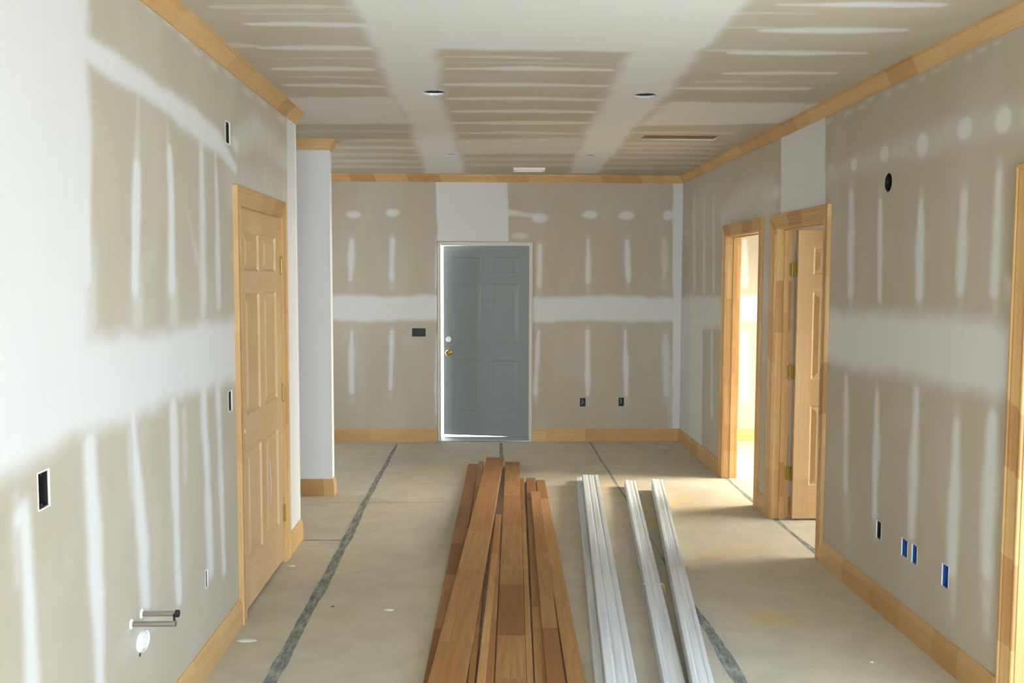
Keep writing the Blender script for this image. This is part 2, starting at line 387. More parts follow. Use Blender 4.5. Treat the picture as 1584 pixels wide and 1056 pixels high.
mL.line([(311, 220, 5), (313, 300, 8), (314, 480, 11)], 10, 0.6, 0.75).line([(333, 240, 3), (336, 310, 6), (338, 470, 7)], 7, 0.6, 0.7)
mL.line([(288, 320, 3), (305, 400, 6)], 5, 0.9, 0.3)
mL.line([(30, 800, 20), (38, 790, 20), (44, 900, 22), (52, 1080, 22)], 22, 0.55, 1.0).line([(25, 770, 14), (26, 900, 14)], 14, 0.9, 0.4)
mL.line([(139, 690, 18), (146, 820, 22), (153, 960, 17), (156, 1100, 14)], 20, 0.55, 1.0)
mL.line([(205, 640, 10), (215, 760, 15), (223, 860, 17), (226, 935, 14)], 17, 0.5, 1.0).line([(198, 655, 10), (206, 760, 10)], 9, 0.9, 0.5)
mL.line([(268, 630, 11), (272, 780, 11), (277, 925, 9)], 11, 0.5, 0.95).line([(285, 640, 6), (287, 740, 6)], 6, 0.9, 0.4)
mL.line([(315, 612, 10), (321, 740, 10), (326, 880, 9)], 10, 0.55, 0.95).line([(337, 605, 8), (342, 740, 8), (347, 880, 6)], 8, 0.55, 0.85)
mL.blob(222, 968, 60, 44, 0.9, 0.35)
for i in range(9):                            # chips of compound along the underside of the crown
    mL.blob(235+i*25+random.uniform(-6, 6), 18+i*20+random.uniform(-2, 8), 16, 9, 0.8, 0.55)
LB = []                                        # wall boxes on the left wall: (y0,y1,z0,z1)
LB.append((4.425, 4.500, 2.325, 2.425)); LB.append((4.395, 4.455, 1.075, 1.170)); LB.append((2.520, 2.585, 1.080, 1.180)); LB.append((3.985, 4.018, 0.370, 0.445))
skin_L = skin('wall_left', lambda u, v, d: np.stack([XL-d, u, v], 1), Y0, YE, 0.0, ZC, mL, 'drywall_vertical',
     holes=[hole(D1)]+[(*b, True) for b in LB], step=0.015, fine_u=(1.9, YE),
     extra=[([(XL, YE, 0), (XL-WT, YE, 0), (XL-WT, YE, ZC), (XL, YE, ZC)], 1.0), ([(XL-WT, YE, 0), (XL-WT, D1[1]+JT, 0), (XL-WT, D1[1]+JT, ZC), (XL-WT, YE, ZC)], 0.5),
            ([(XL-WT, D1[0]-JT, 0), (XL-WT, Y0, 0), (XL-WT, Y0, ZC), (XL-WT, D1[0]-JT, ZC)], 0.5), ([(XL-WT, D1[1]+JT, DH), (XL-WT, D1[0]-JT, DH), (XL-WT, D1[0]-JT, ZC), (XL-WT, D1[1]+JT, ZC)], 0.5)])
tag(skin_L, 'taped drywall wall with one closed panel door and bright mudded end', 'wall', kind='structure')

# ---------------- right wall
mR = Mud('R')
mR.poly([(1208, 205), (1277, 170), (1277, 330), (1208, 340)], 0.008, 1.0)
mR.poly([(1270, 478), (1287, 479), (1420, 487), (1568, 497), (1700, 505), (1700, 660), (1568, 620), (1430, 588), (1285, 562), (1270, 560)], 0.06, 1.0)
mR.poly([(1556, 430), (1600, 430), (1600, 700), (1562, 680)], 0.03, 0.75)
mR.line([(1283, 272, 10), (1321, 256, 12), (1368, 240, 14), (1427, 222, 18), (1492, 200, 22), (1552, 184, 26), (1640, 160, 26)], 20, 1.0, 0.40)
for (x, y, wx, wy, a) in ((1286, 262, 10, 18, .5), (1321, 254, 11, 22, .9), (1368, 238, 15, 26, .9), (1427, 223, 19, 36, 1), (1492, 199, 24, 36, 1), (1552, 185, 27, 42, 1)):
    mR.blob(x, y, wx, wy, 0.35, a)
for (x, y, x2, y2, w_, a) in ((1317, 300, 1316, 450, 10, .85), (1362, 312, 1361, 462, 9, .9), (1425, 312, 1422, 455, 12, 1), (1492, 302, 1486, 446, 15, 1), (1546, 268, 1538, 450, 16, 1),
                              (1309, 585, 1308, 755, 9, .85), (1357, 610, 1353, 795, 9, .95), (1418, 606, 1410, 828, 14, 1), (1480, 655, 1472, 880, 16, 1), (1536, 645, 1526, 880, 21, 1)):
    mR.line([(x, y, w_*.6), ((x+x2)/2, (y+y2)/2, w_*1.05), (x2, y2, w_*.8)], w_, 0.6, a)
    mR.line([(x, y-18, w_*.7), (x2+1, y2+32, w_*.7)], w_, 0.9, 0.38)
mR.line([(1528, 890), (1526, 975)], 14, 0.9, 0.5).line([(1474, 880), (1474, 945)], 10, 0.9, 0.45).line([(1310, 750), (1311, 830)], 12, 0.9, 0.4)
for x, y in ((1074, 0), (1089, 0), (1104, 0)): mR.line([(x, 310, 5), (x, 445, 5)], 5, 0.5, 0.55)
mR.line([(1064, 320), (1110, 316)], 22, 1.0, 0.3)
mR.line([(1117, 338, 9), (1135, 318, 11), (1160, 302, 14), (1190, 300, 16)], 12, 0.6, 0.55)
mR.poly([(1050, 458), (1118, 458), (1118, 507), (1087, 508), (1085, 720), (1050, 690)], 0.04, 0.75)
mR.line([(1101, 517), (1101, 640)], 4, 0.5, 0.6)
mR.poly([(1178, 300), (1200, 300), (1200, 560), (1178, 560)], 0.03, 0.35).line([(1183, 440), (1194, 440)], 60, 1, .5)
mR.blob(1200, 298, 14, 22, 0.7, 0.7)
for i in range(12): mR.blob(1280+i*24+random.uniform(-8, 8), 186-i*11+random.uniform(0, 5), 14, 6, 0.8, 0.6)
RB = [(4.665, 4.725, 0.368, 0.462, 'black'), (4.365, 4.430, 0.365, 0.452, 'blue'), (4.265, 4.320, 0.362, 0.455, 'blue'), (3.965, 4.025, 0.350, 0.452, 'blue')]
RO = (4.712, 2.190, 0.045, 0.050)
def rq(y0, y1, z0, z1, x): return ([(x, y0, z0), (x, y1, z0), (x, y1, z1), (x, y0, z1)], 0.5)
XB = XR+WT
back_R = []
edges = [Y0, D4[0]-JT, D4[1]+JT, D3[0]-JT, D3[1]+JT, D2[0]-JT, D2[1]+JT, YB]
for i in range(0, 8, 2): back_R.append(rq(edges[i], edges[i+1], 0, ZC, XB))
for i in range(1, 7, 2): back_R.append(rq(edges[i], edges[i+1], DH+JT, ZC, XB))
skin_R = skin('wall_right', lambda u, v, d: np.stack([XR+d, u, v], 1), Y0, YB, 0.0, ZC, mR, 'drywall_vertical',
     holes=[hole(D2), hole(D3), hole(D4)]+[(*b[:4], True) for b in RB], rounds=[RO], fine_u=(3.2, YB), extra=back_R)
tag(skin_R, 'taped drywall wall with two pine cased doorways and vertical mud streaks', 'wall', kind='structure')

# ---------------- back wall
mB = Mud('B')
mB.poly([(673, 240), (786, 240), (786, 375), (676, 376)], 0.008, 0.97)
mB.poly([(400, 457), (680, 457), (680, 496), (400, 495)], 0.035, 1.0).poly([(820, 459), (1060, 458), (1060, 497), (820, 497)], 0.035, 1.0)
mB.poly([(1070, 458), (1900, 452), (1900, 502), (1070, 498)], 0.035, 1.0).line([(1152, 372), (1152, 440)], 9, .5, .9).line([(1152, 515), (1152, 620)], 9, .5, .9)
mB.poly([(1041, 250), (1070, 250), (1070, 720), (1040, 720)], 0.008, 1.0).line([(1034, 560), (1036, 660)], 8, 0.9, 0.4)
for (x, y, wx, wy, a) in ((547, 332, 22, 11, .85), (607, 329, 21, 13, .85), (835, 337, 26, 15, .9), (805, 365, 26, 10, .6), (913, 332, 23, 13, .95), (969, 333, 24, 13, .95), (1033, 333, 15, 15, .9)):
    mB.blob(x, y, wx, wy, 0.35, a)
mB.line([(786, 329, 30), (812, 331, 26)], 20, 0.8, 0.0)
mB.poly([(784, 324), (800, 326), (835, 332), (835, 340), (800, 333), (784, 333)], 0.02, 0.8)
for (x, y, x2, y2, w_, a) in ((544, 372, 542, 432, 10, .9), (607, 370, 606, 430, 9, .9), (676, 380, 675, 445, 6, .7), (835, 380, 834, 442, 9, .85), (910, 371, 910, 436, 9, .95), (970, 373, 972, 436, 8, .95), (1028, 374, 1028, 428, 11, .6),
                              (544, 514, 544, 606, 9, .9), (606, 513, 604, 601, 8, .9), (676, 522, 675, 642, 5, .7), (833, 513, 828, 608, 8, .9), (909, 513, 909, 610, 8, .95), (967, 513, 969, 609, 8, .95), (1029, 520, 1030, 610, 11, .7)):
    mB.line([(x, y, w_*.7), ((x+x2)/2, (y+y2)/2, w_), (x2, y2, w_*.8)], w_, 0.5, a)
    mB.line([(x, y-5, w_), (x2, y2+14, w_)], w_, 0.9, 0.3)
BBX = [(-0.752, -0.608, 1.088, 1.178), (0.985, 1.048, 0.362, 0.456), (1.388, 1.448, 0.366, 0.460)]
EJ = 0.024
skin_B = skin('wall_back', lambda u, v, d: np.stack([u, YB+d, v], 1), -3.3, 5.3, 0.0, ZC, mB, 'drywall_vertical',
     holes=[(EX[0]-EJ-.006, EX[1]+EJ+.006, 0, EH+EJ+.006, True)]+[(*b, True) for b in BBX], fine_u=(-1.75, 3.4), depth=0.016,
     extra=[([(-3.3, YB+.16, 0), (EX[0]-EJ, YB+.16, 0), (EX[0]-EJ, YB+.16, ZC), (-3.3, YB+.16, ZC)], .5), ([(EX[1]+EJ, YB+.16, 0), (5.3, YB+.16, 0), (5.3, YB+.16, ZC), (EX[1]+EJ, YB+.16, ZC)], .5), ([(EX[0]-EJ, YB+.16, EH+EJ), (EX[1]+EJ, YB+.16, EH+EJ), (EX[1]+EJ, YB+.16, ZC), (EX[0]-EJ, YB+.16, ZC)], .5)])
tag(skin_B, 'end wall of tan drywall around the grey entry door', 'wall', kind='structure')

# ---------------- ceiling
mC = Mud('C')
mC.poly([(540, -60), (547, 0), (580, 83), (605, 146), (634, 196), (659, 268), (720, 268), (701, 205), (678, 125), (676, 60), (676, -60)], 0.05, 1.0)
mC.poly([(540, -60), (1230, -60), (1159, 0), (1088, 75), (976, 81), (676, 75), (575, 72), (547, 0)], 0.04, 1.0)
mC.poly([(1130, 20), (1085, 78), (1042, 138), (985, 195), (926, 268), (880, 268), (908, 200), (976, 80)], 0.05, 1.0)
mC.poly([(380, 150), (610, 150), (640, 192), (380, 192)], 0.05, 0.8)
mC.poly([(1035, 157), (1300, 160), (1250, 190), (985, 195)], 0.05, 0.85)
mC.poly([(701, 216), (905, 213), (895, 238), (708, 238)], 0.05, 0.55)
mC.poly([(380, 196), (520, 196), (520, 265), (380, 265)], 0.2, 0.2)
for (xa, xb, y, w_, a) in ((385, 565, 37, 9, .95), (405, 566, 74, 8, .95), (425, 570, 106, 7, .95), (445, 592, 132, 6, .9), (340, 392, 70, 8, .6), (330, 570, 10, 8, .5), (380, 540, 21, 4, .4), (420, 575, 90, 4, .4), (430, 580, 119, 4, .4),
                        (690, 862, 88, 4, .6), (694, 945, 106, 6, .95), (690, 938, 131, 6, .95), (700, 928, 152, 6, .95), (705, 916, 172, 6, .9), (705, 908, 190, 6, .9), (706, 900, 205, 4, .6), (700, 940, 97, 3, .35),
                        (1205, 1455, 7, 8, 1), (1180, 1398, 47, 9, 1), (1132, 1335, 82, 7, 1), (1125, 1288, 113, 6, 1), (1050, 1245, 137, 6, .95), (1110, 1260, 20, 5, .5), (1090, 1180, 78, 5, .5), (1080, 1200, 126, 4, .45), (1120, 1200, 42, 4, .5)):
    ang = random.uniform(-.006, .01)
    mC.line([(xa, y+random.uniform(-1, 1), w_*.5), ((xa+xb)/2, y, w_), (xb, y+ang*(xb-xa)+1, w_*.6)], w_, 0.5, a)
for y in (203, 217, 228, 239, 249, 258): mC.line([(430, y, 4), (590, y, 4.5), (655, y+1, 3)], 4, 0.6, 0.50)
for y in (246, 255): mC.line([(712, y, 4), (890, y, 4)], 4, 0.7, 0.45)
for y in (205, 222, 229, 236, 244, 252, 260): mC.line([(940+(265-y)*.6, y, 3), (1060, y, 4), (1130-(y-205)*1.0, y+1, 3)], 4, 0.6, 0.45)
CAN = [(-0.288, 5.38, 0.066, 0.070), (0.910, 5.40, 0.066, 0.066), (-0.290, 8.10, 0.060, 0.062), (0.900, 8.08, 0.060, 0.060)]
VENT = (1.165, 1.725, 6.90, 7.135)
skin_C = skin('ceiling', lambda u, v, d: np.stack([u, v, ZC+d], 1), -3.3, 5.3, Y0-.1, YB+.2, mC, 'drywall_across',
     holes=[(*VENT, True), (XB+.06, 5.3, Y0-.1, 3.8, False)], rounds=CAN, fine_u=(-1.75, XR+.02), fine_v=(2.6, YB), depth=0.011)
tag(skin_C, 'unpainted drywall ceiling with wide taped joints and round light cut-outs', 'ceiling', kind='structure')

# ---------------- remaining shell: stub partition, hallway, side rooms, wall behind the camera
def plainwall(name, boxes, mat, label, win=None):
    b = MB()
    for q in boxes: b.box(*q)
    o = b.build(name, mat); tag(o, label, 'wall', kind='structure'); return o
XS = -1.188
plainwall('wall_partition', [(-3.2, XS, YP, YP+WT, 0, ZC)], 'plain_mud', 'white mudded stub partition beside the hallway opening')
plainwall('wall_hall', [(-3.2, XL-WT, YE-.1, YE, 0, ZC)], 'plain_mud', 'hallway side wall behind the closet door')
plainwall('wall_closet', [(-3.2, -3.1, Y0, YE-.1, 0, ZC)], 'plain_wall', 'closet rear wall behind the panel door')
def wall_with_window(name, axis, c, a0, a1, w0, w1, z0, z1, t, label, mat='plain_wall'):
    q = [(a0, w0, 0, ZC), (w1, a1, 0, ZC), (w0, w1, 0, z0), (w0, w1, z1, ZC)]
    return plainwall(name, [((p, r, c, c+t, lo, hi) if axis == 'x' else (c, c+t, p, r, lo, hi)) for p, r, lo, hi in q if r > p and hi > lo], mat, label)
def window(n, axis, c, w0, w1, z0, z1, label):
    e = empty('window_%d' % n, ((w0+w1)/2, c, z0) if axis == 'x' else (c, (w0+w1)/2, z0), 0 if axis == 'x' else math.pi/2)
    h, wd = z1-z0, (w1-w0)/2
    for nm, q in (('frame_rail', (-wd, wd, -.03, .03, 0, .05)), ('frame_rail', (-wd, wd, -.03, .03, h-.05, h)), ('frame_rail', (-wd, wd, -.025, .025, h/2-.02, h/2+.02))):
        MB().box(*q).build(nm, 'white_plastic', e)
    for x0 in (-wd, wd-.05): MB().box(x0, x0+.05, -.03, .03, .05, h-.05, 'z').build('frame_stile', 'white_plastic', e)
    for a, b_ in ((.05, h/2-.02), (h/2+.02, h-.05)): MB().box(-wd+.05, wd-.05, -.003, .003, a, b_).build('pane', 'window_glass', e)
    tag(e, label, 'window', kind='structure')
wall_with_window('wall_front', 'x', Y0-.1, -3.2, 2.15, -0.8, 1.8, 0.8, 2.2, .1, 'drywall wall with the picture window'); window(1, 'x', Y0-.05, -0.8, 1.8, 0.8, 2.2, 'wide white framed picture window')
wall_with_window('wall_bedroom', 'y', 5.12, 3.8, YB, 6.95, 8.55, 0.8, 2.2, .1, 'side room outer wall with a tall window'); window(2, 'y', 5.17, 6.95, 8.55, 0.8, 2.2, 'white framed window in the bright side room')
o = bpy.data.objects['wall_bedroom']; bpy.data.objects.remove(o)
plainwall('wall_bedroom', [(5.12, 5.22, 3.8, 5.1, 0, ZC), (5.12, 5.22, 6.6, 6.95, 0, ZC), (5.12, 5.22, 8.55, YB, 0, ZC), (5.12, 5.22, 5.1, 6.6, 0, .85), (5.12, 5.22, 5.1, 6.6, 2.15, ZC), (5.12, 5.22, 6.95, 8.55, 0, .8), (5.12, 5.22, 6.95, 8.55, 2.2, ZC)], 'plain_wall', 'side room outer wall with two window openings')
window(3, 'y', 5.17, 5.1, 6.6, .85, 2.15, 'white framed window of the smaller side room')
plainwall('wall_study', [(XB, 5.12, 6.625, 6.745, 0, ZC)], 'plain_mud', 'partition between the two side rooms')
plainwall('wall_study_side', [(XB, 5.12, 3.8, 3.9, 0, ZC)], 'plain_wall', 'near wall of the smaller side room')
wall_with_window('wall_hall_end', 'y', -3.3, YE-.1, YB, 8.0, 9.0, .9, 2.1, .1, 'hallway end wall with a small window'); window(4, 'y', -3.25, 8.0, 9.0, .9, 2.1, 'small white framed hallway window')

# ---------------- floor: slab fields split by joints, with trowelled filler along the joints
floor = MB().box(-3.3, 5.3, Y0-.1, YB+.25, -0.12, -0.006).build('floor', 'concrete'); tag(floor, 'bare tan concrete floor with grey filled joints', 'floor', kind='structure')
JX = [-3.3, -0.90, 0.165, 1.085, 2.06, 5.3]
for i in range(5):
    cuts = [Y0-.1, YB+.16]
    for a, b_ in zip(cuts[:-1], cuts[1:]):
        g_ = 0.0025; MB().box(JX[i]+g_, JX[i+1]-g_, a+g_, b_-g_, -0.03, 0.0, 'y', 0.0015).build('slab_panel', 'concrete', floor)
def filler(x, y0, y1, wf, seed, horiz=False):
    r = random.Random(seed); b = MB(); n = max(8, int((y1-y0)/0.045)); pts = []
    ph = [r.uniform(0, 6) for _ in range(6)]
    for i in range(n+1):
        y = y0+(y1-y0)*i/n; wv = wf(y)*(1+.07*math.sin(y*5+ph[0])+.06*math.sin(y*13+ph[1])+r.uniform(-.10, .10))
        c_ = x+.004*math.sin(y*1.7+ph[2])+.002*math.sin(y*6+ph[3]); pts.append((c_-wv/2, c_+wv/2, y))
    for p, q in zip(pts[:-1], pts[1:]):
        quad = [(p[0], p[2]), (p[1], p[2]), (q[1], q[2]), (q[0], q[2])]
        if horiz: quad = [(c[1], c[0]) for c in quad]
        b.face([(c[0], c[1], 0.0012) for c in quad], [(p[2], 0), (p[2], p[1]-p[0]), (q[2], q[1]-q[0]), (q[2], 0)])
    return b.build('joint_filler', 'joint_filler', floor)
filler(-0.90, 1.0, 9.45, lambda y: .058 if y < 6 else .058-.009*(y-6), 1)
filler(1.085, 1.0, 5.6, lambda y: .060 if y < 4.2 else max(.018, .055-.04*(y-4.2)), 2); filler(1.09, 6.6, 9.6, lambda y: .016, 3)
filler(0.165, 8.6, 9.55, lambda y: .035, 4); filler(2.06, 5.5, 8.0, lambda y: .030+.01*math.sin(y*9), 5); filler(6.0, -1.17, -0.92, lambda y: .022, 6, True)
filler(7.02, -1.17, -0.3, lambda y: .006, 8, True)
MB().box(-30, 30, -30, 40, -0.32, -0.12).build('ground', 'outside_ground'); tag(bpy.data.objects['ground'], 'pale bare ground outside the house', 'ground', kind='structure')

# ------------------------------------------------------------------ trim: crown and baseboard runs with mitred corners
BASE = [(0, 0), (.016, 0), (.016, .095), (.0135, .102), (.0135, .108), (.010, .118), (.007, .128), (.004, .132), (0, .132)]
CROWN = [(0, -.076), (.006, -.076), (.009, -.066), (.013, -.060), (.022, -.046), (.034, -.030), (.041, -.022), (.044, -.016), (.051, -.014), (.053, 0), (0, 0)]
def run(path, prof, z, names, label, cat):
    """sweep prof (out to the left of the direction of travel, up) along path; one object for each straight piece, mitred at the corners"""
    n = len(path); P_ = [Vector(p) for p in path]; dirs = [(P_[i+1]-P_[i]).normalized() for i in range(n-1)]; offs = []
    for i in range(n):
        d0 = dirs[max(i-1, 0)]; d1 = dirs[min(i, n-2)]
        n0, n1 = Vector((-d0.y, d0.x)), Vector((-d1.y, d1.x)); m_ = (n0+n1); offs.append(m_/(1+n0.dot(n1)))
    for i in range(n-1):
        b = MB(); L = (P_[i+1]-P_[i]).length; d = 0
        e0 = [(P_[i].x+offs[i].x*o, P_[i].y+offs[i].y*o, z+u) for o, u in prof]; e1 = [(P_[i+1].x+offs[i+1].x*o, P_[i+1].y+offs[i+1].y*o, z+u) for o, u in prof]
        for j in range(len(prof)):
            k_ = (j+1) % len(prof); s_ = math.hypot(prof[k_][0]-prof[j][0], prof[k_][1]-prof[j][1])
            b.face([e0[j], e1[j], e1[k_], e0[k_]], [(0, d), (L, d), (L, d+s_), (0, d+s_)]); d += s_
        b.face(e0[::-1], [(q[0], q[1]) for q in prof][::-1]); b.face(e1, [(q[0], q[1]) for q in prof])
        o = b.build(names[i], 'pine_trim'); lb = label[i] if isinstance(label, list) else label
        tag(o, lb, cat, kind='structure')
cw_ = CW+.004
run([(XL, 4.625-cw_), (XL, Y0)][::1], BASE, 0, ['baseboard_left'], 'pine baseboard along the wall before the closed panel door', 'baseboard')
run([(-3.1, YE), (XL, YE), (XL, D1[1]+cw_)], BASE, 0, ['baseboard_hall', 'baseboard_left'], ['pine baseboard on the hallway side wall', 'short pine baseboard between panel door and hallway corner'], 'baseboard')
run([(XS, YP+WT), (XS, YP), (-3.2, YP)], BASE, 0, ['baseboard_partition', 'baseboard_partition'], ['narrow pine baseboard on the partition end', 'pine baseboard across the white stub partition'], 'baseboard')
run([(EX[0]-EJ-.002, YB), (-3.2, YB)], BASE, 0, ['baseboard_back'], 'pine baseboard between hallway partition and grey entry door', 'baseboard')
run([(XR, D2[1]+cw_), (XR, YB), (EX[1]+EJ+.002, YB)], BASE, 0, ['baseboard_right', 'baseboard_back'], ['pine baseboard between room corner and brightest doorway', 'pine baseboard under the two low outlet boxes on the end wall'], 'baseboard')
run([(XR, D3[1]+cw_), (XR, D2[0]-cw_)], BASE, 0, ['baseboard_right'], 'tiny pine baseboard between the two cased doorways', 'baseboard')
run([(XR, D4[1]+cw_), (XR, D3[0]-cw_)], BASE, 0, ['baseboard_right'], 'pine baseboard under the blue outlet boxes', 'baseboard')
run([(XB, YB), (XB, D2[1]+cw_)], BASE, 0, ['baseboard_bedroom'], 'baseboard inside the bright side room beside its doorway', 'baseboard')
run([(5.12, YB), (XB, YB)], BASE, 0, ['baseboard_bedroom'], 'sunlit baseboard on the far wall of the bright side room', 'baseboard')
run([(5.12, 6.625), (XB, 6.625)], BASE, 0, ['baseboard_study'], 'baseboard behind the open pine door', 'baseboard')
run([(-3.1, YE), (XL, YE), (XL, Y0)], CROWN, ZC, ['trim_1', 'trim_2'], ['pine crown moulding on the hallway side wall', 'pine crown moulding above the closed panel door'], 'crown moulding')
run([(-3.2, YP+WT), (XS, YP+WT), (XS, YP), (-3.2, YP)], CROWN, ZC, ['trim_3', 'trim_4', 'trim_5'], ['pine crown on the rear of the stub partition', 'pine crown returning around the partition end', 'pine crown across the white stub partition'], 'crown moulding')
run([(XR, Y0), (XR, YB), (-3.2, YB)], CROWN, ZC, ['trim_6', 'trim_7'], ['long pine crown moulding above the two cased doorways', 'pine crown moulding above the grey entry door'], 'crown moulding')
# metal-white corner beads of the wall ends
MB().box(XL-.012, XL+.0025, YE-.012, YE+.0025, .133, ZC-.077, 'z').build('trim_8', 'plain_mud'); tag(bpy.data.objects['trim_8'], 'corner bead at the wall end by the hallway', 'corner bead', kind='structure')
MB().box(XS-.012, XS+.0025, YP-.0025, YP+.012, .133, ZC-.077, 'z').build('trim_9', 'plain_mud'); tag(bpy.data.objects['trim_9'], 'corner bead on the stub partition edge', 'corner bead', kind='structure')

# ------------------------------------------------------------------ doors
# casing profile: y = across the width from the opening outwards, z = thickness off the wall
CAS = [(0, 0), (0, .012), (.004, .015), (.012, .015), (.018, .0125), (.050, .0165), (.066, .020), (.074, .0185), (.080, .023), (CW-.003, .023), (CW, .020), (CW, 0)]
def frame(e, w, h, depth, wood_='pine_trim', both=True, casing=True, reveal=.005, cas_h=None):
    """jamb, stops and casing of an opening; local x along the wall (0..w), -y towards the main room, wall face at y=0"""
    MB().box(-JT, 0, -.001, depth+.001, 0, h, 'z').build('jamb', wood_, e); MB().box(w, w+JT, -.001, depth+.001, 0, h, 'z').build('jamb', wood_, e)
    MB().box(-JT, w+JT, -.001, depth+.001, h, h+JT).build('head_jamb', wood_, e)
    if not casing: return
    for side in ((0, 1) if both else (0,)):
        fl = T(0, 0, 0) if side == 0 else Matrix(((1, 0, 0, 0), (0, -1, 0, depth), (0, 0, 1, 0), (0, 0, 0, 1)))
        A = Matrix(((0, -1, 0, -reveal), (0, 0, -1, 0), (1, 0, 0, 0), (0, 0, 0, 1)))      # prism x->z, profile y -> -x, profile z -> -y
        MB().prism(CAS, 0, h+reveal, fl @ A, sh1=1.0).build('casing_leg', wood_, e)
        B = Matrix(((0, 1, 0, w+reveal), (0, 0, -1, 0), (1, 0, 0, 0), (0, 0, 0, 1)))
        MB().prism(CAS, 0, h+reveal, fl @ B, sh1=1.0).build('casing_leg', wood_, e)
        Cm = Matrix(((1, 0, 0, 0), (0, 0, -1, 0), (0, 1, 0, h+reveal), (0, 0, 0, 1)))
        MB().prism(CAS, -reveal, w+reveal, fl @ Cm, sh0=-1.0, sh1=1.0).build('casing_head', wood_, e)
def stops(e, w, h, y0, wood_='pine_trim'):
    for x0 in (0, w-.011): MB().box(x0, x0+.011, y0, y0+.034, 0, h, 'z').build('door_stop', wood_, e)
    MB().box(.011, w-.011, y0, y0+.034, h-.011, h).build('door_stop', wood_, e)
def leaf(e, w, h, mw, mat, t=.035, dep=.007, seam=True):
    """six-panel leaf: local x 0..w, faces at y=0 and y=t"""
    core = MB().box(.002, w-.002, dep+.004, t-dep-.004, .002, h-.002, 'z').build('door_leaf', mat, e, mw)
    sw, mwid = .112, .105; rails = [(0, .235), (.800, .985), (1.600, 1.715), (h-.118, h)]
    for x0 in (0, w-sw): MB().box(x0, x0+sw, 0, t, 0, h, 'z', .0012).build('stile', mat, core)
    for z0, z1 in rails: MB().box(sw, w-sw, .0003, t-.0003, z0, z1, 'x', .0012).build('rail', mat, core)
    c_ = w/2
    for (a, b_), (c0, d0) in zip(rails[:-1], rails[1:]):
        z0, z1 = b_, c0
        MB().box(c_-mwid/2, c_+mwid/2, .0006, t-.0006, z0, z1, 'z', .0012).build('mullion', mat, core)
        for x0, x1 in ((sw, c_-mwid/2), (c_+mwid/2, w-sw)):
            b = MB()
            for ys, yt in ((dep, .0015), (t-dep, t-.0015)):
                o_ = [(x0, z0), (x1, z0), (x1, z1), (x0, z1)]; g1, g2 = .012, .045
                i1 = [(x0+g1, z0+g1), (x1-g1, z0+g1), (x1-g1, z1-g1), (x0+g1, z1-g1)]; i2 = [(x0+g2, z0+g2), (x1-g2, z0+g2), (x1-g2, z1-g2), (x0+g2, z1-g2)]
                yo = .001 if ys < t/2 else t-.001
                for q0, q1, ya, yb in ((o_, i1, yo, ys), (i1, i2, ys, yt)):
                    for i in range(4):
                        j = (i+1) % 4; pts = [(q0[i][0], ya, q0[i][1]), (q0[j][0], ya, q0[j][1]), (q1[j][0], yb, q1[j][1]), (q1[i][0], yb, q1[i][1])]
                        b.face(pts, [(p[2], p[0]) for p in pts])
                pts = [(p[0], yt, p[1]) for p in i2]; b.face(pts, [(p[2], p[0]) for p in pts])
            b.build('panel', mat, core)
    return core
def hinge(e, mw, name='hinge'):
    b = MB(); b.lathe([(0, -.052), (.004, -.052), (.0045, -.047), (.0058, -.046), (.0058, .046), (.0045, .047), (.004, .052), (0, .052)], 12)
    b.box(-.036, 0, -.0012, .0012, -.045, .045, 'z'); b.box(.0, .0024, .0, .034, -.045, .045, 'z')
    return b.build(name, 'hinge_brass', e, mw)

# closed pine door in the left wall (opens towards the main room; hinges on its far side)
e = empty('door_1', (XL, D1[0], 0), math.pi/2)          # local x -> +y, local y -> -x (into the wall)
wD = D1[1]-D1[0]; frame(e, wD, DH, WT); stops(e, wD, DH, .046)
lf = leaf(e, wD-.006, 2.025, T(.003, .002, .020), 'pine_door', .040, .012)
for z in (.30, 1.02, 1.77):
    b = MB(); b.lathe([(0, -.052), (.005, -.052), (.0075, -.046), (.0075, .046), (.005, .052), (0, .052)], 12); b.box(-.004, .004, 0, .03, -.045, .045, 'z')
    b.build('hinge', 'hinge_brass', e, T(wD-.001, -.0045, z))
MB().box(-.016, .016, -.0012, .0, .0, .0012).build('scuff', 'plain_mud', lf, T(.05, .001, .93))
b = MB(); r_ = random.Random(4)
pts = [(0.02*math.sin(i*.9)+r_.uniform(-.004, .004), -.26+i*.065) for i in range(5)]
for i in range(4): b.face([(pts[i][0]-.008, 0, pts[i][1]), (pts[i][0]+.008, 0, pts[i][1]), (pts[i+1][0]+.008, 0, pts[i+1][1]), (pts[i+1][0]-.008, 0, pts[i+1][1])])
b.build('plaster_smear', 'plain_mud', lf, T(.60, .0004, .67))
lathe_cap = MB().lathe([(0, -.004), (.008, -.004), (.011, -.002), (.011, .0), (0, .0)], 14).build('bore_cap', 'white_plastic', lf, T(.055, 0, .915) @ R(math.pi/2, 'X') @ R(math.pi, 'X'))
tag(e, 'closed six-panel pine door with pine casing and no knob', 'door', kind='structure')

# doorway of the bright room (its leaf stands open out of sight)
e = empty('door_2', (XR, D2[1], 0), -math.pi/2)         # local x -> -y, local y -> +x
frame(e, D2[1]-D2[0], DH, WT); stops(e, D2[1]-D2[0], DH, .05)
tag(e, 'empty pine cased doorway opening onto the brightest side room', 'doorway', kind='structure')

